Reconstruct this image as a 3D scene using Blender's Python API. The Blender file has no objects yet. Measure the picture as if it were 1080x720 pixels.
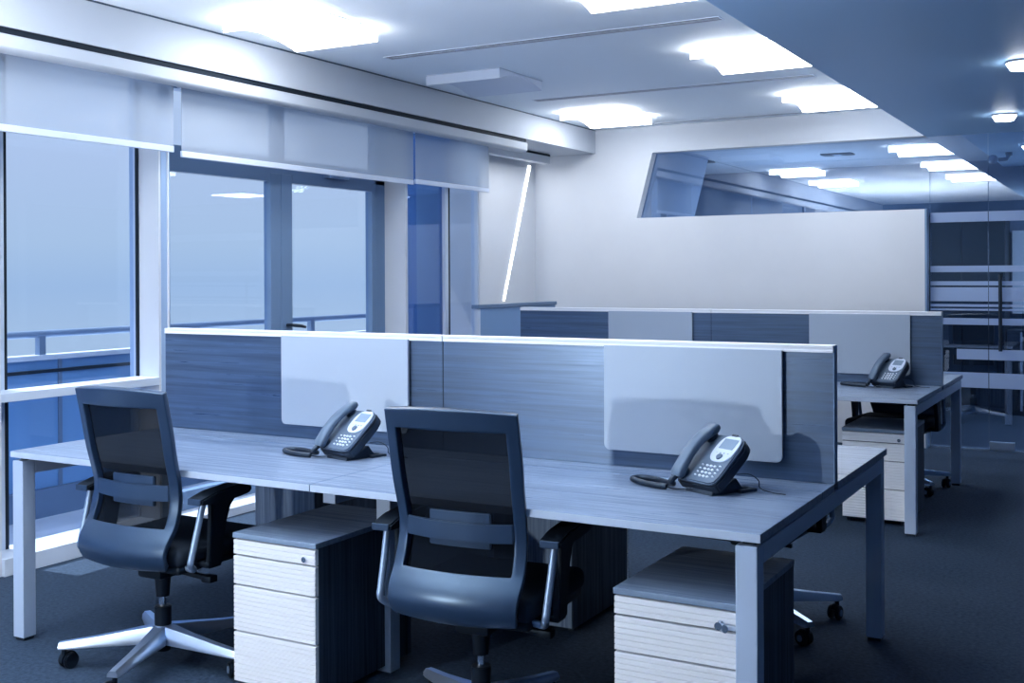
import bpy, bmesh, math, random
from mathutils import Vector, Matrix
random.seed(7)
PI = math.pi
D = bpy.data; SC = bpy.context.scene; COL = SC.collection

# ------------------------------------------------------------------ camera, world, sun, low lamp and added fill lights, exposure
def make_camera():
    yaw, pitch, roll = math.radians(29.393), math.radians(.14), math.radians(-.265)
    r = Vector((math.cos(yaw), math.sin(yaw), 0)); f = Vector((-math.sin(yaw), math.cos(yaw), 0)); u = Vector((0, 0, 1))
    f2 = f*math.cos(pitch)-u*math.sin(pitch); u2 = u*math.cos(pitch)+f*math.sin(pitch)
    r3 = r*math.cos(roll)+u2*math.sin(roll); u3 = u2*math.cos(roll)-r*math.sin(roll)
    cam = D.cameras.new('camera'); o = D.objects.new('camera', cam); COL.objects.link(o)
    m = Matrix((r3, u3, -f2)).transposed().to_4x4(); m.translation = Vector((0, 0, 1.42)); o.matrix_world = m
    cam.sensor_width = 36; cam.lens = 36*1184.9/1080; cam.shift_y = (293.2-360)/1080
    cam.clip_start = .05; cam.clip_end = 500
    SC.camera = o
make_camera()
SC.view_settings.view_transform = 'Standard'; SC.view_settings.look = 'None'
SC.view_settings.exposure = 0.45; SC.view_settings.gamma = 1.0; SC.view_settings.use_curve_mapping = False
LAMP_STRENGTH = 13.0
LAMP_COLOR = (1.0, .985, .965)

w = D.worlds.new('sky'); SC.world = w; w.use_nodes = True
nt = w.node_tree; nt.nodes.clear()
wo = nt.nodes.new('ShaderNodeOutputWorld'); bg = nt.nodes.new('ShaderNodeBackground')
tc = nt.nodes.new('ShaderNodeTexCoord'); sx = nt.nodes.new('ShaderNodeSeparateXYZ'); mr = nt.nodes.new('ShaderNodeMapRange')
cr = nt.nodes.new('ShaderNodeValToRGB')
nt.links.new(tc.outputs['Generated'], sx.inputs[0]); nt.links.new(sx.outputs['Z'], mr.inputs['Value'])
mr.inputs['From Min'].default_value = -.8; mr.inputs['From Max'].default_value = .3
nt.links.new(mr.outputs[0], cr.inputs[0]); nt.links.new(cr.outputs[0], bg.inputs[0]); nt.links.new(bg.outputs[0], wo.inputs[0])
e = cr.color_ramp.elements
e[0].position = 0; e[0].color = (2.6, 2.8, 3.1, 1)  # glow below the horizon, added to lift the ceiling through the windows
e[1].position = 1; e[1].color = (.50, .61, .80, 1)
for p, c in ((0.3182, (2.2, 2.4, 2.7, 1)), (0.5, (.46, .58, .76, 1)), (0.6818, (.40, .54, .74, 1)), (0.7205, (.36, .51, .74, 1)), (0.7545, (.42, .56, .76, 1)), (0.8182, (.46, .58, .80, 1))):
    q = e.new(p); q.color = c
bg.inputs[1].default_value = .80

def light(name, kind, loc, energy, color=(1, 1, 1), **kw):
    l = D.lights.new(name, kind); l.energy = energy; l.color = color
    for k, v in kw.items(): setattr(l, k, v)
    o = D.objects.new(name, l); COL.objects.link(o); o.location = loc
    return o
sun = light('sun', 'SUN', (-8, 4, 8), 7.5, (1, .98, .95), angle=math.radians(.5))
sun.rotation_euler = Vector((-1, -.08, 1.75)).to_track_quat('Z', 'Y').to_euler()
# the low lamp on the desk row behind the camera, whose light throws the chair shadows on the screens
light('low_lamp', 'POINT', (-3.28, -.49, 1.19), 178, (1.0, .985, .96), shadow_soft_size=.035)

# added unseen fill light, facing up to brighten the ceiling
up = light('ceiling_fill', 'AREA', (-3.3, 1.2, 1.0), 115, (1, .985, .97), shape='SQUARE', size=.5, spread=math.radians(125))
up.rotation_euler = Vector((-.05, -.15, -1)).to_track_quat('Z', 'Y').to_euler()
nl = light('niche_fill', 'AREA', (-4.86, 8.9, 2.46), 2.2, (1, .98, .96), shape='RECTANGLE', size=.06, size_y=.9)  # added fill, brightens the white niche
fu = light('far_ceiling_fill', 'AREA', (-3.0, 11.6, 1.2), 24, (.9, .95, 1), shape='SQUARE', size=.6)  # added fill, brightens the ceiling beyond the glass
fu.rotation_euler = (PI, 0, 0)
fl = light('far_room_fill', 'AREA', (.6, 11.3, 2.5), 85, (.9, .95, 1), shape='SQUARE', size=.6)  # added fill out of view, brightens the pale panel beyond the glass

# ------------------------------------------------------------------ materials
MATS = {}
def mat(name, color, rough=.5, metal=0, spec=.5, emit=0, ecol=None, coat=0):
    m = D.materials.new(name); m.use_nodes = True; b = m.node_tree.nodes['Principled BSDF']
    b.inputs['Base Color'].default_value = (*color, 1); b.inputs['Roughness'].default_value = rough
    b.inputs['Metallic'].default_value = metal; b.inputs['Specular IOR Level'].default_value = spec
    b.inputs['Coat Weight'].default_value = coat
    if emit:
        b.inputs['Emission Color'].default_value = (*(ecol or color), 1); b.inputs['Emission Strength'].default_value = emit
    MATS[name] = m
    b.inputs['Specular Tint'].default_value = (.50, .73, 1, 1)
    return m
def noisy(m, scale=(30, 30, 30), c1=(0, 0, 0), c2=(1, 1, 1), bump=0, detail=4, lo=.3, hi=.7, dist=0.0, nscale=1.0):
    n = m.node_tree; b = n.nodes['Principled BSDF']
    t = n.nodes.new('ShaderNodeTexCoord'); mp = n.nodes.new('ShaderNodeMapping'); mp.inputs['Scale'].default_value = scale
    no = n.nodes.new('ShaderNodeTexNoise'); no.inputs['Scale'].default_value = nscale; no.inputs['Detail'].default_value = detail
    no.inputs['Roughness'].default_value = .6; no.inputs['Distortion'].default_value = dist
    r = n.nodes.new('ShaderNodeValToRGB'); r.color_ramp.elements[0].position = lo; r.color_ramp.elements[1].position = hi
    r.color_ramp.elements[0].color = (*c1, 1); r.color_ramp.elements[1].color = (*c2, 1)
    n.links.new(t.outputs['Object'], mp.inputs[0]); n.links.new(mp.outputs[0], no.inputs[0]); n.links.new(no.outputs[0], r.inputs[0])
    n.links.new(r.outputs[0], b.inputs['Base Color'])
    if bump:
        bu = n.nodes.new('ShaderNodeBump'); bu.inputs['Strength'].default_value = bump; bu.inputs['Distance'].default_value = .01
        n.links.new(no.outputs[0], bu.inputs['Height']); n.links.new(bu.outputs[0], b.inputs['Normal'])
    return m
def wood(name, axis, c1, c2, rough=.38, spec=.5):
    m = mat(name, c1, rough, spec=spec)
    n = m.node_tree; b = n.nodes['Principled BSDF']
    t = n.nodes.new('ShaderNodeTexCoord')
    outs = []
    for k, (along, across, d) in enumerate(((1.3, 55, 3), (3.5, 190, 2))):
        mp = n.nodes.new('ShaderNodeMapping')
        s = [across]*3; s[axis] = along; mp.inputs['Scale'].default_value = s
        no = n.nodes.new('ShaderNodeTexNoise'); no.inputs['Scale'].default_value = 1; no.inputs['Detail'].default_value = 5
        no.inputs['Roughness'].default_value = .65; no.inputs['Distortion'].default_value = .6 if k == 0 else .2
        n.links.new(t.outputs['Object'], mp.inputs[0]); n.links.new(mp.outputs[0], no.inputs[0]); outs.append(no)
    mx = n.nodes.new('ShaderNodeMath'); mx.operation = 'MULTIPLY_ADD'; mx.inputs[1].default_value = .4
    n.links.new(outs[1].outputs[0], mx.inputs[0]); n.links.new(outs[0].outputs[0], mx.inputs[2])
    r = n.nodes.new('ShaderNodeValToRGB'); r.color_ramp.elements[0].position = .50; r.color_ramp.elements[1].position = .90
    r.color_ramp.elements[0].color = (*c1, 1); r.color_ramp.elements[1].color = (*c2, 1)
    n.links.new(mx.outputs[0], r.inputs[0]); n.links.new(r.outputs[0], b.inputs['Base Color'])
    mr_ = n.nodes.new('ShaderNodeMapRange'); mr_.inputs['From Min'].default_value = .5; mr_.inputs['From Max'].default_value = .9
    mr_.inputs['To Min'].default_value = rough+.10; mr_.inputs['To Max'].default_value = max(.2, rough-.05)
    n.links.new(mx.outputs[0], mr_.inputs['Value']); n.links.new(mr_.outputs[0], b.inputs['Roughness'])
    return m
def glass(name, tint, refl, rough=0.0, fres=True, blur=0):
    m = D.materials.new(name); m.use_nodes = True; n = m.node_tree; n.nodes.clear()
    o = n.nodes.new('ShaderNodeOutputMaterial'); mx = n.nodes.new('ShaderNodeMixShader')
    t = n.nodes.new('ShaderNodeBsdfTransparent'); t.inputs[0].default_value = (*tint, 1)
    g = n.nodes.new('ShaderNodeBsdfGlossy'); g.inputs['Roughness'].default_value = rough; g.inputs[0].default_value = (.85, .92, 1, 1)
    if fres:
        lw = n.nodes.new('ShaderNodeLayerWeight'); lw.inputs[0].default_value = .5
        f = n.nodes.new('ShaderNodeMath'); f.operation = 'POWER'; f.inputs[1].default_value = 5
        n.links.new(lw.outputs['Facing'], f.inputs[0])
        ma = n.nodes.new('ShaderNodeMath'); ma.operation = 'MULTIPLY_ADD'; ma.inputs[1].default_value = 1.0; ma.inputs[2].default_value = refl
        ma.use_clamp = True
        n.links.new(f.outputs[0], ma.inputs[0]); n.links.new(ma.outputs[0], mx.inputs[0])
    else: mx.inputs[0].default_value = refl
    n.links.new(t.outputs[0], mx.inputs[1]); n.links.new(g.outputs[0], mx.inputs[2]); n.links.new(mx.outputs[0], o.inputs[0])
    MATS[name] = m
    return m
def sheer(name, color, trans, through):
    """woven sheet: diffuse + translucent with some see-through"""
    m = D.materials.new(name); m.use_nodes = True; n = m.node_tree; n.nodes.clear()
    o = n.nodes.new('ShaderNodeOutputMaterial')
    d = n.nodes.new('ShaderNodeBsdfDiffuse'); d.inputs[0].default_value = (*color, 1)
    tl = n.nodes.new('ShaderNodeBsdfTranslucent'); tl.inputs[0].default_value = (*color, 1)
    t = n.nodes.new('ShaderNodeBsdfTransparent')
    a = n.nodes.new('ShaderNodeMixShader'); a.inputs[0].default_value = trans
    c = n.nodes.new('ShaderNodeMixShader'); c.inputs[0].default_value = through
    n.links.new(d.outputs[0], a.inputs[1]); n.links.new(tl.outputs[0], a.inputs[2])
    n.links.new(a.outputs[0], c.inputs[1]); n.links.new(t.outputs[0], c.inputs[2]); n.links.new(c.outputs[0], o.inputs[0])
    MATS[name] = m
    return m
WHITE = noisy(mat('white_paint', (.52, .565, .64), .6), (3, 3, 3), (.51, .555, .63), (.53, .575, .65))
CEIL = mat('ceiling_paint', (.82, .90, .99), .7)
SOFF = mat('unlit_soffit_blue', (.42, .68, 1.0), .5)  # blue tone put in for a soffit the lamps do not reach
CARPET = noisy(mat('carpet', (.05, .07, .11), .95, spec=.1), (60, 60, 60), (.019, .032, .056), (.036, .058, .098), bump=.3)
WOODX = wood('laminate_grain_lengthwise', 0, (.001, .003, .009), (.040, .070, .132), .32, 1.0)
WOODX.node_tree.nodes['Principled BSDF'].inputs['Specular Tint'].default_value = (.46, .66, 1, 1)
WOODX.node_tree.nodes['Principled BSDF'].inputs['IOR'].default_value = 1.8
WOODZ = wood('laminate_grain_upright', 2, (.012, .019, .033), (.06, .09, .14), .5, .3)  # pedestal laminate darkened to carry the shade under the desks
WOODB = wood('lit_back_laminate', 2, (.07, .11, .19), (.22, .31, .46), .5, .3)  # same laminate, coloured lighter for the backs that catch light
TOPX = wood('tabletop_laminate', 0, (.07, .11, .19), (.225, .295, .43), .30, .9)
EDGE = mat('tabletop_edge_band', (.40, .49, .64), .4)
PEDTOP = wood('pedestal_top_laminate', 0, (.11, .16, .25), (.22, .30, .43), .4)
LEGM = mat('powder_coated_leg', (.37, .47, .64), .4)
CAP = mat('screen_cap', (.66, .70, .78), .35)
BOARD = mat('white_board', (.31, .375, .475), .4)
DRAW = mat('drawer_front_white', (.75, .785, .85), .5)
BLACKM = mat('black_metal', (.012, .018, .03), .4)
DARKG = mat('dark_gap', (.003, .005, .01), .8)
CHFR = mat('chair_frame_plastic', (.014, .030, .068), .33, spec=.8)
CHBL = mat('chair_black_plastic', (.005, .008, .014), .5, spec=.3)
FABRIC = mat('seat_fabric', (.012, .017, .028), .95)
ALU = mat('polished_aluminium', (.42, .52, .68), .3, metal=.85)
SILV = mat('silver_tube', (.22, .31, .46), .38, metal=.5)
CHROME = mat('chrome', (.8, .85, .92), .12, metal=1)
MESH = sheer('chair_mesh', (.006, .009, .015), .3, .05)
PH1 = mat('phone_body', (.075, .11, .17), .4)
PH2 = mat('phone_dark', (.015, .022, .038), .4)
PH3 = mat('phone_silver', (.45, .54, .70), .35)
KEY = mat('phone_key', (.62, .70, .82), .4)
LCD = mat('phone_display', (.17, .24, .34), .2)
FRAMEB = mat('door_frame_metal', (.13, .21, .35), .4)
FRAMEW = mat('window_frame_white', (.45, .53, .66), .4)
WGL = glass('window_glass', (.93, .96, 1), .02)
BGL = glass('tinted_window_glass', (.40, .54, .74), .08)
PGL = glass('partition_glass', (.80, .87, .96), .17)
BULK = mat('bulkhead_paint', (.40, .445, .52), .6)
BLIND = sheer('blind_fabric', (.50, .58, .69), .40, .48)
BARM = mat('blind_bar', (.55, .63, .78), .5)
LAMPM = mat('lamp_diffuser', (.9, .92, .95), .5, emit=LAMP_STRENGTH, ecol=LAMP_COLOR)
LAMPOFF = mat('lamp_off', (.62, .69, .82), .5)
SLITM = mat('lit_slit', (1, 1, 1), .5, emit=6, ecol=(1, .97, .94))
DOWNM = mat('downlight_glow', (1, 1, 1), .5, emit=14, ecol=(.93, .96, 1))
FROST = sheer('frosted_film', (.42, .55, .78), .35, .15)
SLOTM = mat('slot_dark', (.03, .05, .09), .6)
STONE = noisy(mat('balcony_stone', (.42, .50, .62), .8), (4, 4, 4), (.38, .46, .60), (.46, .54, .67))
BPAR = mat('balcony_panel', (.11, .24, .48), .4)
BLUEP = mat('blue_laminate', (.16, .28, .50), .5)
DARKW = mat('dark_cabinet', (.008, .012, .02), .5)
MIDW = mat('slate_panel', (.10, .16, .27), .5)
REARW = mat('rear_wall_dark', (.02, .03, .05), .6)
PIERB = mat('mid_blue_panel', (.26, .37, .56), .45)
FARW = mat('far_wall_paint', (.40, .52, .70), .7)

# ------------------------------------------------------------------ mesh helpers
class G:
    def __init__(s): s.bm = bmesh.new()
    def box(s, x0, x1, y0, y1, z0, z1, bev=0, seg=2, M=None):
        t = bmesh.new(); bmesh.ops.create_cube(t, size=1)
        bmesh.ops.scale(t, vec=(x1-x0, y1-y0, z1-z0), verts=t.verts)
        bmesh.ops.translate(t, vec=((x0+x1)/2, (y0+y1)/2, (z0+z1)/2), verts=t.verts)
        if bev: bmesh.ops.bevel(t, geom=t.edges[:], offset=bev, segments=seg, affect='EDGES', profile=.5)
        s.add(t, M); return s
    def add(s, t, M=None):
        if M is not None: bmesh.ops.transform(t, matrix=M, verts=t.verts)
        me = D.meshes.new('tmp'); t.to_mesh(me); t.free(); s.bm.from_mesh(me); D.meshes.remove(me); return s
    def cyl(s, p0, p1, r0, r1=None, n=20, M=None, bev=0):
        r1 = r0 if r1 is None else r1; p0 = Vector(p0); p1 = Vector(p1); d = p1-p0
        t = bmesh.new(); bmesh.ops.create_cone(t, cap_ends=True, segments=n, radius1=r0, radius2=r1, depth=d.length)
        if bev: bmesh.ops.bevel(t, geom=[e for e in t.edges if abs(e.verts[0].co.z-e.verts[1].co.z) < 1e-6], offset=bev, segments=2, affect='EDGES')
        bmesh.ops.transform(t, matrix=Matrix.Translation((p0+p1)/2) @ d.to_track_quat('Z', 'Y').to_matrix().to_4x4(), verts=t.verts)
        s.add(t, M); return s
    def tube(s, pts, r, n=10, M=None, flat=1.0, closed=False):
        pts = [Vector(p) for p in pts]; t = bmesh.new(); rings = []
        nrm = None
        rr = r if isinstance(r, (list, tuple)) else [r]*len(pts)
        for i, p in enumerate(pts):
            d = (pts[min(i+1, len(pts)-1)]-pts[max(i-1, 0)]).normalized()
            if nrm is None:
                a = Vector((0, 0, 1)) if abs(d.z) < .9 else Vector((1, 0, 0)); nrm = d.cross(a).normalized()
            nrm = (nrm-d*nrm.dot(d)).normalized(); b = d.cross(nrm)
            rings.append([t.verts.new(p+nrm*math.cos(2*PI*k/n)*rr[i]+b*math.sin(2*PI*k/n)*rr[i]*flat) for k in range(n)])
        for a, b in zip(rings, rings[1:]):
            for k in range(n): t.faces.new((a[k], a[(k+1) % n], b[(k+1) % n], b[k]))
        t.faces.new(rings[0][::-1]); t.faces.new(rings[-1])
        bmesh.ops.recalc_face_normals(t, faces=t.faces[:])
        s.add(t, M); return s
    def prism(s, poly, a0, a1, axis=0, M=None, bev=0):
        """closed polygon in the two other axes, extruded along axis"""
        t = bmesh.new(); P = []
        for a in (a0, a1):
            row = []
            for (u, v) in poly:
                c = [u, v]; c.insert(axis, a); row.append(t.verts.new(c))
            P.append(row)
        n = len(poly)
        for k in range(n): t.faces.new((P[0][k], P[0][(k+1) % n], P[1][(k+1) % n], P[1][k]))
        t.faces.new(P[0][::-1]); t.faces.new(P[1])
        bmesh.ops.recalc_face_normals(t, faces=t.faces[:])
        if bev: bmesh.ops.bevel(t, geom=t.edges[:], offset=bev, segments=2, affect='EDGES')
        s.add(t, M); return s
    def quads(s, grid, M=None):
        t = bmesh.new(); V = [[t.verts.new(p) for p in row] for row in grid]
        for i in range(len(V)-1):
            for j in range(len(V[0])-1): t.faces.new((V[i][j], V[i][j+1], V[i+1][j+1], V[i+1][j]))
        s.add(t, M); return s
    def obj(s, name, m, parent=None, smooth=False, angle=35):
        me = D.meshes.new(name); bmesh.ops.recalc_face_normals(s.bm, faces=s.bm.faces[:]); s.bm.to_mesh(me); s.bm.free()
        me.materials.append(m)
        if smooth:
            me.polygons.foreach_set('use_smooth', [True]*len(me.polygons)); me.set_sharp_from_angle(angle=math.radians(angle))
        o = D.objects.new(name, me); COL.objects.link(o); o.parent = parent
        return o
def thing(name, label, cat, loc=(0, 0, 0), rz=0, group=None):
    o = D.objects.new(name, None); COL.objects.link(o); o.location = loc; o.rotation_euler = (0, 0, rz)
    o.empty_display_size = .05
    return tag(o, label, cat, group)
def tag(o, label, cat, group=None):
    o['label'] = label; o['category'] = cat
    if group: o['group'] = group
    return o
def struct(o): o['kind'] = 'structure'; return o
def dup(root, loc, rz, label, group=None):
    r = root.copy(); COL.objects.link(r); r.location = loc; r.rotation_euler = (0, 0, rz); r['label'] = label
    if group: r['group'] = group
    def kids(a, b):
        for ch in list(a.children):
            if ch.name not in COL.objects: continue
            c = ch.copy(); COL.objects.link(c); c.parent = b; kids(ch, c)
    kids(root, r)
    return r
def rrect(x0, x1, z0, z1, r, corners='abcd', n=6):
    """rounded rectangle; corners: a=low left b=low right c=top right d=top left"""
    pts = []
    for key, cx, cz, a0 in (('a', x0, z0, PI), ('b', x1, z0, 1.5*PI), ('c', x1, z1, 0), ('d', x0, z1, .5*PI)):
        if key in corners:
            ox = cx+(r if cx == x0 else -r); oz = cz+(r if cz == z0 else -r)
            for k in range(n+1):
                a = a0+k/n*PI/2; pts.append((ox+r*math.cos(a), oz+r*math.sin(a)))
        else: pts.append((cx, cz))
    return pts

# ------------------------------------------------------------------ setting
XW, YB, ZC, ZS, XS = -4.735, 9.60, 2.78, 2.54, -1.56
YG = YB+.10
YR, XR = -3.5, 5.0          # rear wall, right wall
struct(G().box(-4.95, XR, YR, 14.2, -.10, 0).obj('floor', CARPET))
struct(G().box(-4.5, XS, YR, YB+.05, ZC, ZC+.1).obj('ceiling', CEIL))
# lower soffit over the aisle
struct(G().box(XS, XR, YR, YG-.001, ZS, ZS+.34).obj('ceiling', SOFF))
# bulkhead over the windows
struct(G().box(-5.2, -4.5, YR, YB+.05, 2.56, ZC+.1).obj('trim_1', BULK))
struct(G().box(-4.51, -4.495, YR, YB, 2.772, 2.781).obj('trim_2', SLOTM))
# pelmet with a shadow gap
g = G()
prof = [(-4.60, 2.532)]+[(-4.515, 2.532), (-4.503, 2.525)]+[(-4.545+.042*math.cos(a), 2.478+.030*math.sin(a)) for a in [0-k*PI/2/6 for k in range(1, 7)]]+[(-4.56, 2.448), (-4.57, 2.462), (-4.60, 2.462)]
g.prism([(x, z) for x, z in prof], YR, 8.27, axis=1)
struct(g.obj('trim_3', BULK))
struct(G().box(-4.595, -4.512, YR, 8.262, 2.530, 2.5605).obj('trim_4', DARKG))
struct(G().box(-4.76, -4.598, YR, 8.27, 2.50, 2.5605).obj('trim_5', WHITE))
# pelmet in the niche
struct(G().box(-4.98, -4.90, 8.25, 9.45, 2.47, 2.545, .004).obj('trim_6', WHITE))
struct(G().box(-4.975, -4.897, 8.7, 9.44, 2.540, 2.5605).obj('trim_7', DARKG))

# left wall: piers, head, niche
g = G()
g.box(-4.90, XW, 4.44, 4.455, 0, 2.5605); g.box(-4.92, XW, 2.95, 3.455, 0, 2.5605); g.box(-5.0, XW, YR, YR+.3, 0, 2.5605)
g.box(-5.0, XW, .3, .8, 0, 2.5605)
g.box(-5.0, XW, 6.81, 6.835, 0, 2.5605)
g.box(-5.35, XW, 7.86, 7.90, 0, 2.5605)
struct(g.obj('wall_left', WHITE))
struct(G().box(-4.98, XW+.003, 4.455, 4.52, 0, 2.5605).obj('wall_left', PIERB))  # room-side pier face in a darker mid-blue
struct(G().box(XW+.003, XW+.012, 4.497, 4.504, 0, 2.5605).obj('trim_10', CAP))
struct(G().box(-5.25, -5.145, 7.90, YB+.05, 0, 2.62).obj('wall_niche', WHITE))
# slanted lit slit on the niche wall
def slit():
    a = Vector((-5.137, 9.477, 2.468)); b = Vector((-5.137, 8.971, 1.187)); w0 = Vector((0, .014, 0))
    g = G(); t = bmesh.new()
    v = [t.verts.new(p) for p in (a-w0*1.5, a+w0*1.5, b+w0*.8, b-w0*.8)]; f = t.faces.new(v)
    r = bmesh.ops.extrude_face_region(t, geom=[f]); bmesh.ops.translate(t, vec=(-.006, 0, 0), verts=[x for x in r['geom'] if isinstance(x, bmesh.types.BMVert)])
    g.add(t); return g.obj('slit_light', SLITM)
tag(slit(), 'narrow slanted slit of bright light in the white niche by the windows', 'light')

# back wall with the slanted opening and the glass run

g = G()
# header, left field, low white wall (front faces at y = YB)
g.prism([(-5.25, ZC+.05), (-5.25, 0), (-1.557, 0), (-1.557, 1.943), (-4.085, 1.943), (-3.927, 2.537), (-1.557, 2.537), (-1.557, ZC+.05)], YB, YG-.002, axis=1)
struct(g.obj('wall_back', WHITE))
struct(G().box(-1.557, -1.540, YB-.004, YG-.002, 0, 1.946).obj('trim_8', FRAMEB))
g = G().box(-4.10, -1.534, YG, YG+.010, 1.90, 2.60)
struct(g.obj('window_4', PGL))
# glass partition right of the wall: two fixed panes + door
def gpane(x0, x1, name):
    o = struct(G().box(x0, x1, YG, YG+.010, .005 if name != 'door_2' else .012, 2.538).obj(name, PGL))
    return o
gpane(-1.530, -1.093, 'window_5')
dr = gpane(-1.087, -.10, 'door_2')
gpane(-.094, 1.1, 'window_6'); gpane(1.106, 3, 'window_7')
def bands(x0, x1, par):
    for k, (a, b) in enumerate(((1.835, 1.915), (1.43, 1.481), (1.322, 1.356), (1.194, 1.307), (1.119, 1.135), (1.15, 1.171), (1.005, 1.058), (.726, .809), (.50, .621))):
        xx0 = max(x0, -1.33) if k == 7 else x0
        G().box(xx0, x1, YG-.004, YG-.001, a, b).obj('frosted_band', FROST, par)
bands(-1.530, -1.093, D.objects['window_5']); bands(-1.087, -.10, dr); bands(-.094, 1.1, D.objects['window_6'])
# door furniture
g = G().cyl((-.998, YG-.05, .80), (-.998, YG-.05, 1.41), .014); g.cyl((-.998, YG-.05, 1.36), (-.998, YG, 1.36), .008); g.cyl((-.998, YG-.05, .86), (-.998, YG, .86), .008)
g.obj('handle', BLACKM, dr, True)
G().box(-1.085, -.90, YG-.015, YG+.025, .012, .075, .003).obj('patch_fitting', SILV, dr)
struct(G().box(-1.53, 3, YG-.01, YG+.02, 0, .011).obj('trim_9', SILV))
struct(G().box(3.0, XR, YB, YB+.14, 0, 2.6).obj('wall_back', WHITE))
# rest of the room behind the camera (seen only in reflections)
struct(G().box(-5.0, XR, YR-.1, YR, 0, 2.9).obj('wall_rear', REARW))
struct(G().box(XR, XR+.1, YR, 14.2, 0, 2.9).obj('wall_right', MIDW))

# room beyond the glass
struct(G().box(-5.2, XR, 12.9, 13.0, 0, 2.75).obj('wall_far', MIDW))
struct(G().box(-5.2, -5.1, YB+.15, 12.9, 0, 2.75).obj('wall_far_left', FARW))
struct(G().prism([(-4.58, .02), (-4.66, .02), (-4.00, 2.615), (-3.90, 2.615)], YG+.015, 11.05, axis=1).obj('wall_far_left', PIERB))
struct(G().box(-5.2, -1.3, YB+.14, 13.0, 2.62, 2.7).obj('ceiling', FARW))
struct(G().box(-1.3, XR, YB+.02, 13.0, 2.545, 2.7).obj('ceiling', SOFF))


# windows -------------------------------------------------------------------------------------------
XG = -4.90
def window_bay(name, y0, y1):
    fr = G()
    fr.box(-4.93, -4.885, y0, y0+.13, .083, 2.56); fr.box(-4.93, -4.885, y1-.004, y1, .083, 2.56)
    o = struct(fr.obj(name, FRAMEW))
    k = G(); k.box(-4.905, -4.884, y0+.13, y0+.145, .868, 2.56); k.box(-4.905, -4.884, y1-.012, y1-.004, .868, 2.56); k.box(-4.905, -4.884, y0+.13, y0+.15, .083, .825); k.obj('gasket', DARKG, o)
    G().box(-4.90, XW+.001, y0, y1, .825, .868, .002).obj('window_sill', FRAMEW, o)
    G().box(-4.95, XW+.02, y0, y1, 0, .083, .002).obj('bottom_rail', FRAMEW, o)
    G().box(XG-.004, XG+.004, y0, y1, .083, .825).obj('pane', WGL, o)
    G().box(XG-.004, XG+.004, y0, y1, .868, 2.56).obj('pane', WGL, o)
    return o
window_bay('window_1', 3.455, 4.44)
window_bay('window_8', .8, 2.95); window_bay('window_9', YR+.3, .3)
# double door
XD = -4.95
fr = G(); fr.box(XD-.04, XD+.03, 4.52, 6.81, 2.09, 2.19); fr.box(XD-.04, XD+.03, 4.52, 6.81, 2.52, 2.56)
fr.box(XD-.04, XD+.03, 4.52, 4.60, 0, 2.56); fr.box(XD-.04, XD+.03, 6.70, 6.81, 0, 2.56); fr.box(XD-.04, XD+.03, 5.62, 5.70, 2.19, 2.56)
dframe = struct(fr.obj('door_1', FRAMEB))
G().box(XD-.06, XW+.02, 4.52, 6.81, 0, .05, .002).obj('threshold', FRAMEW, dframe)
for (a, b, s0, s1) in ((4.60, 5.655, .08, .10), (5.657, 6.70, .11, .055)):
    lf = G(); lf.box(XD-.025, XD+.035, a, a+s0, .05, 2.09, .004); lf.box(XD-.025, XD+.035, b-s1, b, .05, 2.09, .004)
    lf.box(XD-.025, XD+.035, a+s0, b-s1, 2.035, 2.09); lf.box(XD-.025, XD+.035, a+s0, b-s1, .05, .16)
    l = lf.obj('door_leaf', FRAMEB, dframe)
    G().box(XD-.004, XD+.004, a+s0, b-s1, .16, 2.035).obj('pane', WGL, l)
    if a > 5:
        h = G(); h.cyl((XD+.035, a+.055, 1.10), (XD+.075, a+.055, 1.10), .011)
        h.tube([(XD+.075, a+.05, 1.10), (XD+.078, a+.08, 1.098), (XD+.078, a+.14, 1.092), (XD+.074, a+.19, 1.083)], [.010, .012, .012, .009], 10)
        h.obj('handle', BLACKM, l, True)
for (a, b) in ((4.60, 5.62), (5.70, 6.70)): G().box(XD-.004, XD+.004, a, b, 2.19, 2.52).obj('pane', WGL, dframe)
g = G(); g.box(XD+.03, XD+.085, 6.10, 6.32, 2.095, 2.135, .004); g.obj('door_closer', SILV, dframe)
g = G(); g.prism([(XD+.08, 6.12), (XD+.20, 6.42), (XD+.205, 6.44), (XD+.10, 6.14)], 2.105, 2.115, axis=2); g.obj('closer_arm', SILV, dframe)
# blue tinted corner window
fr = G(); fr.box(-4.80, -4.74, 7.36, 7.405, 0, 2.56); fr.box(-4.80, -4.74, 6.835, 6.85, 0, 2.56); fr.box(-4.80, -4.74, 7.845, 7.86, 0, 2.56); fr.box(-4.80, -4.74, 6.835, 7.86, 0, .1)
wb = struct(fr.obj('window_3', FRAMEW))
G().box(-4.80, -4.742, 7.405, 7.43, 0, 2.56).obj('gasket', DARKG, wb)
G().box(-4.775, -4.768, 6.85, 7.36, .1, 2.56).obj('pane', BGL, wb); G().box(-4.775, -4.768, 7.43, 7.845, .1, 2.56).obj('pane', WGL, wb)

# blinds -------------------------------------------------------------------------------------------
for (a, b, lab, zb) in ((3.02, 4.475, 'roller blind pulled down a little over the single window with the low white sill', 2.105),
                    (4.535, 6.80, 'widest roller blind, hanging over the top of the double glass door', 2.085),
                    (6.83, 7.885, 'plain roller blind over the dark blue window beside the white niche', 2.095)):
    t = thing('roller_blind', lab, 'blind', (-4.655, (a+b)/2, 2.49), 0, 'roller blinds along the window wall')
    h = (b-a)/2
    sh = G().box(-.0015, .0015, -h, h, zb-2.49+.03, 0); sh.obj('fabric', BLIND, t)
    G().box(-.012, .006, -h, h, zb-2.49, zb-2.49+.034, .003).obj('bottom_bar', BARM, t)
    G().cyl((-.02, -h, -.005), (-.02, h, -.005), .018).obj('roller', BARM, t, True)
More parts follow.
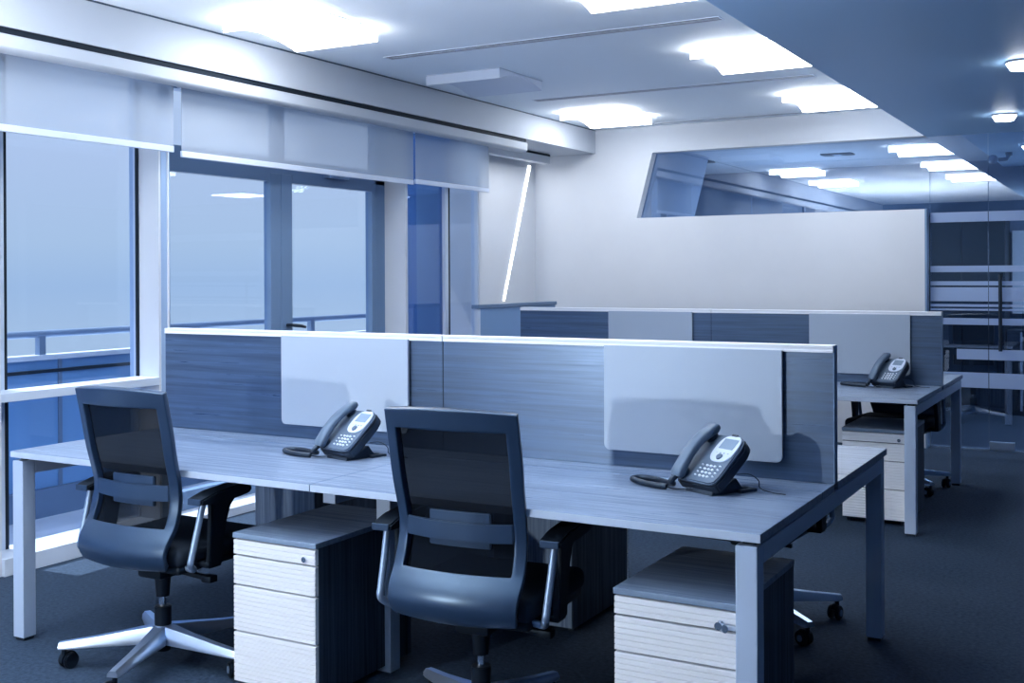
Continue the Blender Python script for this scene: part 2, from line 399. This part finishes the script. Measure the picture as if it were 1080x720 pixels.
# balcony -------------------------------------------------------------------------------------------
struct(G().box(-6.1, -4.96, -4, 8.6, -.12, -.02).obj('balcony_floor', STONE))
t = thing('balcony_parapet', 'low blue balcony parapet with a pale coping outside the windows', 'parapet', (-5.78, 2, -.02))
G().box(-.06, .02, -6, 5.85, 0, .17).obj('kerb', MIDW, t)
G().box(-.03, -.015, -6, 5.85, .17, .945).obj('panel', BPAR, t)
G().box(-.04, .0, -6, 5.85, .865, .885).obj('mid_rail', BLACKM, t)
G().box(-.07, .03, -6, 5.85, .945, .975, .003).obj('coping', FRAMEW, t)
for y in (-3.3, -2.0, -.7, .6, 1.35, 2.62, 3.9, 5.2): G().box(-.045, -.005, y, y+.025, .17, .945).obj('post', MIDW, t)
t = thing('balcony_handrail', 'round metal handrail on short posts above the pale parapet coping', 'railing', (-5.78, 2, .955))
G().cyl((-.02, -6, .125), (-.02, 5.85, .125), .022).obj('rail', SILV, t, True)
for y in (-3.4, -2.1, -.8, .5, 1.25, 2.48, 3.75, 5.0): G().box(-.04, .0, y, y+.045, 0, .115).obj('post', SILV, t)
struct(G().box(-5.80, -5.1, 7.95, 8.1, -.12, 2.7).obj('wall_balcony_end', PIERB))
struct(G().box(-5.81, -4.96, -4, 8.6, 2.75, 2.85).obj('balcony_roof', WHITE))

# ------------------------------------------------------------------ ceiling fittings
def ceiling_lamp(m, label, loc, group='square ceiling lamps'):
    t = thing('ceiling_lamp', label, 'ceiling light', loc, 0, group)
    L = .575; n = 14
    bot = [(0, -.068)]+[(.02+.545*k/n, -.062+.052*math.sin(PI*(k/n))**.9*(1-.25*k/n)) for k in range(0, n+1)]+[(.59, -.07)]
    poly = [(0, 0)]+bot+[(.59, 0)]
    G().prism(poly, 0, L, axis=0).obj('diffuser', m, t)
    fr = G(); fr.box(-.004, L+.004, -.004, .594, -.006, 0); fr.obj('frame', FRAMEW, t)
    return t
rows = {8.39: 'far', 6.42: 'middle', 4.44: 'near'}
first = None
lampdefs = [(-4.25, 4.44, 1, 'lit square ceiling lamp beside the bulkhead, above the window with the low sill'),
            (-4.25, 8.38, 1, 'lit square ceiling lamp beside the bulkhead, at the corner of the back wall'),
            (-2.375, 4.44, 1, 'lit square ceiling lamp cut off by the top edge of the photo'),
            (-2.375, 6.41, 1, 'lit square ceiling lamp by the dark soffit, between two slot vents'),
            (-2.375, 8.38, 1, 'lit square ceiling lamp by the dark soffit, nearest the back wall'),
            (-4.25, 6.37, 0, 'switched-off square ceiling lamp beside the bulkhead'),
            (-4.25, 2.46, 1, 'lit square ceiling lamp beyond the frame by the windows, seen reflected over the white wall'),
            (-2.375, 2.46, 1, 'lit square ceiling lamp beyond the frame by the soffit, reflected nearest the glass door')]
for x, y, on, lab in lampdefs:
    lab2 = lab
    if not on: ceiling_lamp(LAMPOFF, lab2, (x, y, ZC))
    elif first is None: first = ceiling_lamp(LAMPM, lab2, (x, y, ZC))
    else: dup(first, (x, y, ZC), 0, lab2, 'square ceiling lamps')
def slot_vent(x0, x1, y, label):
    t = thing('slot_vent', label, 'vent', ((x0+x1)/2, y, ZC), 0, 'slot vents in the ceiling'); h = (x1-x0)/2
    fr = G()
    for a, b in ((-.045, -.036), (.036, .045)): fr.box(-h, h, a, b, -.003, 0)
    fr.box(-h, -h+.01, -.036, .036, -.003, 0); fr.box(h-.01, h, -.036, .036, -.003, 0)
    fr.obj('frame', LAMPOFF, t)
    G().box(-h+.01, h-.01, -.036, .036, -.002, .0005).obj('recess', SLOTM, t)
    s = G()
    for y0 in (-.014, .009): s.box(-h+.01, h-.01, y0, y0+.005, -.0035, -.0015)
    s.obj('slats', LAMPOFF, t)
slot_vent(-4.12, -1.95, 5.74, 'long slot vent in the ceiling in front of the switched-off lamp')
slot_vent(-4.14, -1.96, 7.72, 'long slot vent in the ceiling between the two lamps by the dark soffit')
slot_vent(-3.9, -2.2, 9.45, 'slot vent in the ceiling tight against the back wall')
def downlight(x, y, z, label):
    t = thing('downlight', label, 'ceiling light', (x, y, z), 0, 'round downlights in the dark soffit')
    G().cyl((0, 0, 0), (0, 0, -.012), .085, .080, 28).obj('rim', FRAMEW, t, True)
    G().cyl((0, 0, -.012), (0, 0, -.045), .080, .060, 28).obj('lens', DOWNM, t, True)
downlight(-.86, 8.62, ZS, 'round downlight glowing in the dark soffit just before the glass door')
downlight(-.56, 6.50, ZS, 'round downlight cut off by the right edge of the photo, nearest the camera')
downlight(-.45, 11.2, 2.545, 'small round downlight beyond the glass door')
def spot_cam():
    t = thing('ceiling_spotlight', 'small jointed spotlight hanging under the ceiling beyond the glass door', 'spotlight', (-1.15, 11.4, 2.545))
    G().cyl((.05, 0, 0), (.05, 0, -.03), .03).obj('base', MIDW, t, True)
    G().tube([(.05, 0, -.02), (.03, 0, -.06), (-.04, 0, -.065)], .018).obj('arm', MIDW, t, True)
    s = G(); b = bmesh.new(); bmesh.ops.create_uvsphere(b, u_segments=18, v_segments=12, radius=.045); s.add(b, Matrix.Translation((-.09, 0, -.06))); s.obj('head', SILV, t, True)
spot_cam()
for x, lab in ((-4.134, 'dark square air vent in the far ceiling, seen near the slanted end of the opening'), (-2.676, 'dark square air vent in the far ceiling, seen over the middle of the white wall')):
    t = thing('square_vent', lab, 'vent', (x, 11.4, 2.62), 0, 'square vents in the far room')
    G().box(-.15, .15, -.1, .1, -.012, 0, .003).obj('frame', SLOTM, t)
    g = G()
    for k in (-.06, 0, .06): g.box(-.04, .04, k-.02, k+.012, -.016, -.011)
    g.obj('slats', FARW, t)

# ------------------------------------------------------------------ far room furniture, behind the glass
t = thing('storage_cupboard', 'tall black cupboard behind the glass next to the white wall end', 'cupboard', (-2.05, 12.35, 0))
G().box(0, .82, 0, .45, 0, 2.05).obj('carcass', DARKW, t)
for k in range(2): G().box(.005+k*.41, .405+k*.41, -.02, 0, .08, 2.03, .003).obj('door', DARKW, t)
t = thing('glazed_cabinet', 'low black cabinet with pale upright edges behind the glass door', 'cabinet', (-1.2, 12.2, 0))
G().box(0, 1.6, 0, .5, 0, .85).obj('carcass', DARKW, t)
for x in (.12, .62, 1.12): G().box(x, x+.02, -.015, 0, .05, .83).obj('edge_strip', SILV, t)
tag(G().box(-1.2, 1.6, 12.72, 12.88, 1.0, 1.86).obj('reflection_panel', FARW), 'pale blue panel standing for a bright reflection behind the glass door', 'board')  # added panel, its pale colour stands for a reflection in the glass

# ------------------------------------------------------------------ workstations
def bench(name_label, X0, X1, Y0, Y1, seam, cut):
    yc = (Y0+Y1)/2
    t = thing('bench_desk', name_label, 'desk', ((X0+X1)/2, yc, 0)); h = (X1-X0)/2; d = (Y1-Y0)/2; sx = seam-(X0+X1)/2
    for s in (-1, 1):
        for (a, b) in ((-h, sx-.001), (sx+.001, h)):
            ya, yb = sorted((s*d, s*.178))
            G().box(a, b, ya+.0, yb, .715, .74, .0015).obj('tabletop', TOPX, t)
            ya, yb = sorted((s*.174, s*.024))
            G().box(a, b, ya, yb, .715, .74, .0015).obj('cable_lid', TOPX, t)
            G().box(a+.001, b-.001, s*d-.0012 if s < 0 else s*d-.0008, s*d+.0008 if s < 0 else s*d+.0012, .7165, .7385).obj('edge_band', EDGE, t)
    # end frames
    for sx_, nm in ((-1, 'l'), (1, 'r')):
        xa, xb = sorted((sx_*(h-.010), sx_*(h-.070)))
        for s in (-1, 1):
            ya, yb = sorted((s*(d-.002), s*(d-.060)))
            G().box(xa, xb, ya, yb, .012, .704, .003).obj('leg', LEGM, t)
            G().box(xa+.006, xb-.006, ya+.006, yb-.006, 0, .012).obj('foot', BLACKM, t)
        G().box(xa, xb, -d+.060, d-.060, .650, .704, .003).obj('side_beam', LEGM, t)
        G().box(xa+.012, xb-.012, -d+.03, d-.03, .704, .715).obj('gap_shade', DARKG, t)  # near-black strip painting the shadow line under the tabletop
    # inner frame set back under the seam
    for s in (-1, 1):
        ya, yb = sorted((s*.36, s*.42)); G().box(sx-.03, sx+.03, ya, yb, 0, .66, .003).obj('leg', LEGM, t)
    G().box(sx-.025, sx+.025, -d+.1, d-.1, .66, .704).obj('cross_beam', LEGM, t)
    for s in (-1, 1): G().box(-h+.07, h-.07, s*.30-.02, s*.30+.02, .655, .712).obj('long_beam', DARKW, t)
    return t
def screen(label, X0, X1, Y, seam, boards, blabels, par_group):
    t = thing('desk_screen', label, 'desk divider', ((X0+X1)/2, Y, .74)); cx = (X0+X1)/2
    for (a, b) in ((X0, seam-.002), (seam+.002, X1)):
        G().box(a-cx, b-cx, -.020, .020, .0, .424).obj('wood_panel', WOODX, t)
        c = G(); c.box(a-cx, b-cx, -.026, .026, .424, .432, .001); c.box(a-cx, b-cx, -.024, .024, .432, .439); c.box(a-cx, b-cx, -.026, .026, .439, .448, .0015)
        c.obj('top_cap', CAP, t)
    G().box(seam-.0018-cx, seam+.0018-cx, -.019, .019, 0, .446).obj('joint', DARKG, t)
    G().box(X1-cx, X1-cx+.003, -.021, .021, 0, .447).obj('end_strip', FRAMEB, t)
    for (a, b), lb in zip(boards, blabels):
        o = thing('white_board', lb, 'board', ((a+b)/2, Y-.034, .797), 0, par_group)
        hh = (b-a)/2
        G().prism(rrect(-hh, hh, 0, .372, .022, 'ab'), -.006, .006, axis=1, bev=.0012).obj('panel', BOARD, o, True)
        G().box(-hh+.05, -hh+.09, .006, .0139, .30, .34).obj('bracket', DARKG, o); G().box(hh-.09, hh-.05, .006, .0139, .30, .34).obj('bracket', DARKG, o)
bench('front bench desk with the white legs, nearest workstation row', -3.885, -.877, 2.875, 4.525, -2.383, 0)
screen('long wood-grain screen with pale cap standing on the front bench desk', -3.885, -.880, 3.70, -2.383,
       ((-3.185, -2.536), (-1.687, -1.043)), ('white board on the front screen behind the phone that stands between the two chairs', 'white board on the front screen behind the phone near the desk corner'), 'white boards on the front screen')
bench('rear bench desk in front of the white back wall', -4.00, -1.068, 6.335, 8.065, -2.522, 0)
screen('long wood-grain screen with pale cap standing on the rear bench desk', -3.975, -1.071, 7.20, -2.522,
       ((-3.264, -2.649), (-1.864, -1.249)), ('white board on the rear screen, the one farther from its phone', 'white board on the rear screen just behind the small distant phone'), 'white boards on the rear screen')

# pedestals
def pedestal(label, loc, rz=0, group='drawer pedestals under the desks'):
    t = thing('drawer_pedestal', label, 'drawer unit', loc, rz, group); W, DP, H = .36, .55, .54
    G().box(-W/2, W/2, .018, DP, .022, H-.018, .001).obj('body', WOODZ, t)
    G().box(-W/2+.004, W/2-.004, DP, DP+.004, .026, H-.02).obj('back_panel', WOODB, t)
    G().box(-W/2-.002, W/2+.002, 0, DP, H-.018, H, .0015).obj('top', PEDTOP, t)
    for x in (-.15, .15):
        for y in (.06, .49): G().cyl((x, y, 0), (x, y, .022), .018, n=12).obj('foot', BLACKM, t)
    zs = (.520, .464, .362, .203, .028)
    for k in range(4):
        z1, z0 = zs[k]-.0025, zs[k+1]+.0025
        n = max(2, round((z1-z0)/.0155)); st = (z1-z0)/n
        poly = [(.018, z0)]
        for i in range(n):
            a = z0+i*st; poly += [(.0050, a+.0004), (.001, a+.0020), (.001, a+st-.0020), (.0050, a+st-.0004)]
        poly.append((.018, z1))
        dr = G().prism(poly, -W/2+.0015, W/2-.0015, axis=0).obj('drawer', DRAW, t)
        if k == 0:
            l = G().cyl((.135, .002, z0+.018), (.135, -.006, z0+.018), .0095, n=18); l.box(.133, .137, -.0075, -.006, z0+.012, z0+.024)
            l.obj('lock', CHROME, dr, True)
    return t
ped = pedestal('white drawer pedestal between the two near chairs', (-2.558, 2.895, 0))
# the one by the corner leg has its key in the lock
ped2 = dup(ped, (-1.127, 2.895, 0), 0, 'white drawer pedestal beside the front corner leg, key in its lock')
for c in ped2.children:
    if c.name.startswith('drawer'):
        if c.children:
            k = G().cyl((.135, -.006, .490), (.135, -.022, .490), .004, n=10)
            k.prism([(.135+.011*math.cos(2*PI*i/16), .484+.011*math.sin(2*PI*i/16)) for i in range(16)], -.026, -.023, axis=1)
            k.prism([(.152+.009*math.cos(2*PI*i/16), .478+.011*math.sin(2*PI*i/16)) for i in range(16)], -.022, -.019, axis=1)
            k.obj('key', CHROME, c, True)
dup(ped, (-1.339, 6.55, 0), 0, 'drawer pedestal under the rear desk, behind the corner of the front desk')
dup(ped, (-3.44, 4.525, 0), PI, 'pedestal turned to the far side of the front desk, toward the windows')
dup(ped, (-2.15, 4.525, 0), PI, 'pedestal turned to the far side of the front desk, its wooden back showing mid-desk')

# chairs --------------------------------------------------------------------------------------------
def interp(tab, z):
    for (a, ya), (b, yb) in zip(tab, tab[1:]):
        if a <= z <= b:
            f = (z-a)/(b-a); return ya+(yb-ya)*f
    return tab[0][1] if z < tab[0][0] else tab[-1][1]
BY = [(.395, .012), (.415, -.006), (.44, -.016), (.46, -.018), (.50, -.004), (.54, .028), (.58, .048), (.64, .060), (.69, .057), (.74, .043), (.80, .027), (.89, .010), (.97, -.008), (1.03, -.022)]
def smoothed(tab):
    zs = [tab[0][0]+(tab[-1][0]-tab[0][0])*k/60 for k in range(61)]; ys = [interp(tab, z) for z in zs]
    for _ in range(3): ys = [ys[0]]+[(ys[i-1]+2*ys[i]+ys[i+1])/4 for i in range(1, 60)]+[ys[-1]]
    return list(zip(zs, ys))
BYS = smoothed(BY)
def halfw(z): return interp([(.40, .206), (.44, .214), (.55, .219), (.68, .215), (.85, .222), (1.03, .222)], z)
def bp_(u, z, off=0, wo=0):
    """back shell point; u in -1..1"""
    return Vector((u*(halfw(z)+wo), interp(BYS, z)-.030*(1-u*u)+off, z))
def frame_shell():
    """outer frame with its big opening, thick at the rim"""
    us = [-1, -.985, -.94, -.88, -.83, -.80, -.6, -.4, -.2, 0, .2, .4, .6, .80, .83, .88, .94, .985, 1]
    zs = [.395, .405, .42, .44, .46, .48, .50, .52, .535, .545, .56, .60, .64, .68, .72, .76, .80, .84, .88, .92, .945, .965, .975, .99, 1.01, 1.022, 1.03]
    bm = bmesh.new(); V = {}
    for i, u in enumerate(us):
        for j, z in enumerate(zs):
            zz = z-(.010*(u*u) if j > 22 else 0)+(.008*u*u if j < 4 else 0)
            V[i, j] = bm.verts.new(bp_(u, zz))
    for i in range(len(us)-1):
        for j in range(len(zs)-1):
            um = (us[i]+us[i+1])/2; zm = (zs[j]+zs[j+1])/2
            lim = .82
            if abs(um) < lim and .54 < zm < .97: continue
            bm.faces.new((V[i, j], V[i+1, j], V[i+1, j+1], V[i, j+1]))
    for v in [v for v in bm.verts if not v.link_faces]: bm.verts.remove(v)
    return bm
def tubepath(pts, n=24):
    """catmull-rom through points"""
    P = [Vector(p) for p in pts]; P = [P[0]*2-P[1]]+P+[P[-1]*2-P[-2]]; out = []
    for i in range(1, len(P)-2):
        m = max(3, n//(len(P)-3))
        for k in range(m):
            t = k/m; a, b, c, d = P[i-1], P[i], P[i+1], P[i+2]
            out.append(.5*((2*b)+(-a+c)*t+(2*a-5*b+4*c-d)*t*t+(-a+3*b-3*c+d)*t**3))
    out.append(P[-2]); return out
def make_chair(label, loc, rz, base_rot, group):
    """chair facing +y; origin on the floor under the column. Back sits near y=-.2"""
    t = thing('office_chair', label, 'chair', loc, rz, group); OFF = -.185
    T = Matrix.Translation((0, OFF, 0))
    g = G(); g.add(frame_shell(), T); fo = g.obj('back_frame', CHFR, t, True, 50)
    m = fo.modifiers.new('thick', 'SOLIDIFY'); m.thickness = .026; m.offset = 1 if False else -1
    m = fo.modifiers.new('round', 'BEVEL'); m.width = .005; m.segments = 2; m.limit_method = 'ANGLE'; m.angle_limit = math.radians(50)
    # mesh panel, slightly in front of the frame's back face
    rows = [.532+(.985-.532)*k/14 for k in range(15)]; cols = [-.85+1.70*k/10 for k in range(11)]
    G().quads([[bp_(u, z, .018+.008*(1-u*u)) for u in cols] for z in rows], T).obj('mesh_panel', MESH, t, True)
    # crossbar
    def bar(u0, u1, z0, z1, off, th, nm, m_, bow=0.0):
        gg = G(); bm = bmesh.new(); n = 12; R = []
        for k in range(n+1):
            u = u0+(u1-u0)*k/n; dz = -bow*(1-(u/u1)**2)
            q = [bp_(u, (z0+z1)/2, off)+Vector((0, dy, z-(z0+z1)/2+dz)) for (dy, z) in ((0, z0), (0, z1), (th, z1), (th, z0))]
            R.append([bm.verts.new(p) for p in q])
        for a, b in zip(R, R[1:]):
            for k in range(4): bm.faces.new((a[k], a[(k+1) % 4], b[(k+1) % 4], b[k]))
        bm.faces.new(R[0]); bm.faces.new(R[-1][::-1]); bmesh.ops.recalc_face_normals(bm, faces=bm.faces[:])
        bmesh.ops.bevel(bm, geom=[e for e in bm.edges if len(e.link_faces) == 2 and e.calc_face_angle() > .8], offset=.003, segments=2, affect='EDGES')
        gg.add(bm, T); return gg.obj(nm, m_, t, True)
    bar(-.83, .83, .635, .692, -.004, .010, 'crossbar', CHFR, .004)
    bar(-.48, .48, .611, .717, .012, .014, 'lumbar_pad', CHFR, 0)
    # seat
    s = G(); s.box(-.235, .235, -.15, .30, .405, .475, .028, 4); s.obj('seat', FABRIC, t, True, 60)
    s = G(); s.box(-.225, .225, -.14, .285, .380, .412, .012, 2); s.obj('seat_shell', CHBL, t, True)
    s = G(); s.box(-.06, .06, -.07, .12, .325, .385, .014, 2)
    s.cyl((.05, .02, .345), (.20, .02, .335), .011); s.box(.19, .235, .0, .04, .322, .347, .005)
    s.cyl((-.05, .06, .345), (-.18, .06, .34), .009)
    s.obj('tilt_mechanism', CHBL, t, True)
    # arms
    for sd in (-1, 1):
        arm = G().tube(tubepath([(sd*.20, -.10, .405), (sd*.255, -.10, .398), (sd*.277, -.135, .425), (sd*.280, -.130, .46), (sd*.282, -.110, .53), (sd*.285, -.082, .632)], 30), .0115, 12)
        a = arm.obj('arm_tube', SILV, t, True)
        p = G(); p.prism([(-.12, .632), (-.125, .640), (-.123, .650), (-.05, .668), (.06, .676), (.115, .672), (.128, .66), (.128, .645), (.11, .636), (.04, .63), (-.08, .628)], sd*.285-.036, sd*.285+.036, axis=0, bev=.005)
        pd = p.obj('arm_pad', CHBL, t, True, 50)
        G().box(sd*.285-.030, sd*.285+.030, -.1268, -.1225, .630, .652, .002).obj('pad_end', CHFR, pd)
        b = G(); b.prism([(-.04, .636), (.09, .636), (.055, .60), (.035, .55), (.02, .48), (.01, .40), (-.05, .40), (-.045, .48), (-.04, .56)], sd*.274-.012, sd*.274+.012, axis=0, bev=.003)
        b.box(min(sd*.20, sd*.282), max(sd*.20, sd*.282), -.05, .01, .392, .415, .004)
        b.obj('arm_bracket', CHBL, t, True)
    # column
    c = G(); c.cyl((0, 0, .25), (0, 0, .335), .024, .031, 24); c.obj('upper_sleeve', CHBL, t, True)
    c = G(); c.cyl((0, 0, .20), (0, 0, .255), .0135, n=20); c.obj('piston', CHROME, t, True)
    c = G(); c.cyl((0, 0, .05), (0, 0, .215), .028, .031, 24, bev=.003); c.obj('column', CHBL, t, True)
    # five-star base
    bs = G(); bs.cyl((0, 0, .085), (0, 0, .145), .046, .038, 28, bev=.004)
    for k in range(5):
        a = base_rot+k*2*PI/5; R = Matrix.Rotation(a, 4, 'Z') @ Matrix.Diagonal((1.09, 1.1, 1, 1))
        bm = bmesh.new(); sec = []
        for (x, w0, zt, zb, wt) in ((.03, .036, .143, .085, .020), (.12, .032, .128, .083, .014), (.22, .027, .112, .080, .011), (.315, .022, .100, .076, .010), (.335, .018, .097, .076, .009)):
            sec.append([bm.verts.new(v) for v in ((x, -w0, zb), (x, w0, zb), (x, w0*.95, (zt+zb)/2), (x, wt, zt), (x, -wt, zt), (x, -w0*.95, (zt+zb)/2))])
        for p, q in zip(sec, sec[1:]):
            for i in range(6): bm.faces.new((p[i], p[(i+1) % 6], q[(i+1) % 6], q[i]))
        bm.faces.new(sec[0]); bm.faces.new(sec[-1][::-1]); bmesh.ops.recalc_face_normals(bm, faces=bm.faces[:])
        bs.add(bm, R)
    base = bs.obj('star_base', ALU, t, True, 40)
    for k in range(5):
        a = base_rot+k*2*PI/5; cx, cy = .348*math.cos(a), .348*math.sin(a)
        ca = a+[.8, 2.1, -.6, 1.5, .2][k]; R = Matrix.Translation((cx, cy, 0)) @ Matrix.Rotation(ca, 4, 'Z')
        w_ = G()
        for sd in (-1, 1): w_.cyl((-.018, sd*.008, .029), (-.018, sd*.024, .029), .029, n=26, M=R, bev=.004)
        w_.prism([(-.018+.033*math.cos(x), .029+.033*math.sin(x)) for x in [(-.2+k2*.35) for k2 in range(9)]], -.008, .008, axis=1, M=R)
        w_.cyl((0, 0, .035), (0, 0, .078), .009, n=12, M=R)
        cs = w_.obj('caster', CHBL, t, True)
        G().cyl((-.018, -.0245, .029), (-.018, -.027, .029), .013, n=16, M=R).obj('hub_cap', SILV, cs)
    return t
ch = make_chair('mesh-back office chair nearest the windows, silver star base in full view', (-3.15, 2.965, 0), 0, math.radians(218), 'mesh-back office chairs')
dup(ch, (-1.795, 2.98, 0), math.radians(4.2), 'mesh-back office chair in front, between the two white pedestals')
dup(ch, (-1.40, 4.50, 0), math.radians(176), 'office chair mostly hidden beyond the corner of the front desk, one caster showing')
dup(ch, (-1.45, 7.75, 0), math.radians(172), 'office chair in shadow beyond the rear pedestal under the rear desk')

# phones --------------------------------------------------------------------------------------------
def make_phone(label, loc, rz):
    t = thing('desk_phone', label, 'telephone', loc, rz, 'desk phones')
    A = math.radians(40); ca, sa = math.cos(A), math.sin(A)
    # local frame of the sloped deck: u across, v up the slope
    y0, z0 = -.085, .038
    def dk(u, v, h=0): return Vector((u, y0+v*ca-h*sa, z0+v*sa+h*ca))
    MD = Matrix(((1, 0, 0, 0), (0, ca, -sa, y0), (0, sa, ca, z0), (0, 0, 0, 1)))
    # body: slab on slope (dark side) + stand
    b = G(); out = [(-.095, .004), (-.088, -.004), (.060, -.004), (.078, .006), (.084, .03), (.082, .155), (.072, .185), (.052, .200), (-.04, .200), (-.075, .192), (-.095, .17)]
    b.prism(out, -.042, -.008, axis=2, M=MD, bev=.004); b.obj('body', PH2, t, True, 40)
    b = G(); b.prism([(x*.97+.0, y*.985+.001) for x, y in out], -.008, .004, axis=2, M=MD, bev=.004); b.obj('deck', PH1, t, True, 40)
    st = G(); st.prism([(-.075, .0), (.085, .0), (.085, .010), (.055, .014), (.03, .045), (-.02, .02), (-.07, .012)], -.060, .060, axis=0, bev=.002)
    st.prism([(.03, 0), (.10, 0), (.10, .008), (.03, .010)], -.082, .080, axis=0)
    st.obj('stand', PH2, t, True)
    # silver display surround
    sv = G(); pts = []
    for k in range(28):
        a = 2*PI*k/28; rx, ry = .046, .056
        c, s = math.cos(a), math.sin(a); pts.append((.026+rx*math.copysign(abs(c)**.75, c), .140+ry*math.copysign(abs(s)**.75, s)))
    sv.prism(pts, .0035, .0075, axis=2, M=MD, bev=.001); sv.obj('display_surround', PH3, t, True, 40)
    G().box(-.004, .056, .138, .180, .0075, .0085, M=MD).obj('display', LCD, t)
    G().box(.012, .036, .193, .2005, .003, .010, .001, M=MD).obj('message_lamp', PH2, t)
    # keys, each one under the phone
    def key(u, v, w_, h_, m_=KEY):
        bm = bmesh.new(); bmesh.ops.create_cone(bm, cap_ends=True, segments=12, radius1=1, radius2=.8, depth=1)
        bmesh.ops.scale(bm, vec=(w_/2, h_/2, .004), verts=bm.verts); bmesh.ops.translate(bm, vec=(u, v, .0055), verts=bm.verts)
        G().add(bm, MD).obj('key', m_, t, True)
    for r in range(4):
        for c in range(3): key(.003+c*.0165, .022+r*.0145, .012, .009)
    for r in range(4):
        key(-.017, .022+r*.0145, .008, .006); key(.056, .026+r*.0145, .009, .006)
    for c in range(4): key(.002+c*.016, .121, .011, .006, PH1)
    bm = bmesh.new(); bmesh.ops.create_cone(bm, cap_ends=True, segments=18, radius1=.012, radius2=.010, depth=.004); bmesh.ops.translate(bm, vec=(.026, .105, .0095), verts=bm.verts)
    G().add(bm, MD).obj('navigation_key', PH1, t, True)
    # handset on its left, held up off the deck
    hs = G(); pth = []; rr = []
    n = 18
    for k in range(n+1):
        s_ = k/n; v = -.012+s_*.225; h = .020+.021*math.sin(PI*s_)
        pth.append(dk(-.066, v, h)); rr.append(.017+.008*(abs(2*s_-1)**3))
    bm = bmesh.new(); rings = []
    for k, p in enumerate(pth):
        q0 = pth[max(0, k-1)]; q1 = pth[min(n, k+1)]; d = (q1-q0).normalized(); X = Vector((1, 0, 0)); N = X.cross(d).normalized()
        w_ = .023+.002*abs(2*k/n-1)**2; hh = .014+.004*abs(2*k/n-1)**3
        if k in (0, n): w_ *= .8; hh *= .6
        rings.append([bm.verts.new(p+X*w_*math.copysign(abs(math.cos(a))**.6, math.cos(a))+N*hh*math.copysign(abs(math.sin(a))**.7, math.sin(a))) for a in [2*PI*i/16 for i in range(16)]])
    for a, b in zip(rings, rings[1:]):
        for i in range(16): bm.faces.new((a[i], a[(i+1) % 16], b[(i+1) % 16], b[i]))
    bm.faces.new(rings[0]); bm.faces.new(rings[-1][::-1]); bmesh.ops.recalc_face_normals(bm, faces=bm.faces[:])
    hs.add(bm)
    ho = hs.obj('handset', PH1, t, True, 60)
    for v in (.018, .178):
        e_ = G(); e_.prism([(-.066+.021*math.cos(2*PI*i/18), v+.022*math.sin(2*PI*i/18)) for i in range(18)], .0, .028, axis=2, M=MD, bev=.002); e_.obj('earpiece', PH2, ho, True, 40)
    # coiled cord: out of the handset foot, a loop lying on the desk, back under the phone
    q = dk(-.066, -.008, .022)
    path = tubepath([q, q+Vector((-.012, -.012, -.018)), (-.105, -.085, .016), (-.155, -.070, .011), (-.215, -.065, .011), (-.268, -.085, .011), (-.265, -.118, .011), (-.20, -.135, .011), (-.14, -.135, .011), (-.098, -.122, .011)], 170)
    helix = []
    for i in range(len(path)*8):
        f = i/8; k = min(int(f), len(path)-2); p = path[k].lerp(path[k+1], f-k)
        d = (path[k+1]-path[k]).normalized(); up = Vector((0, 0, 1)); sd = d.cross(up).normalized(); upp = sd.cross(d)
        a = i*PI/5.5
        helix.append(p+sd*.0072*math.cos(a)+upp*.0072*math.sin(a))
    G().tube(helix, .0028, 5).obj('coiled_cord', PH2, t, True)
    G().tube(tubepath([(-.098, -.122, .011), (-.08, -.105, .006), (-.05, -.085, .008), (-.03, -.075, .012)], 16), .002, 6).obj('cord_tail', PH2, t, True)
    G().tube(tubepath([(.03, .060, .050), (.06, .085, .052), (.085, .10, .035), (.088, .105, .010), (.13, .11, .003), (.18, .12, .003)], 30), .0018, 6).obj('line_cord', PH2, t, True)
    return t
ph = make_phone('desk phone on the front desk between the two near chairs', (-2.600, 3.385, .74), math.radians(-14))
dup(ph, (-1.178, 3.392, .74), math.radians(-27), 'desk phone on the front desk near its corner, the largest of the phones')
dup(ph, (-1.325, 6.98, .74), math.radians(-22), 'small distant desk phone on the rear desk')

# low screen at the niche
t = thing('low_cabinet', 'low blue cabinet with dark cap in front of the white niche', 'cabinet', (-4.45, 7.38, 0))
G().box(-.035, 0, .0, 1.28, 0, 1.165).obj('panel', BLUEP, t)
G().box(-.055, .01, -.02, 1.295, 1.165, 1.195, .003).obj('cap', MIDW, t)
G().box(-.035, .002, -.003, .02, .0, 1.165).obj('edge_post', FRAMEW, t)
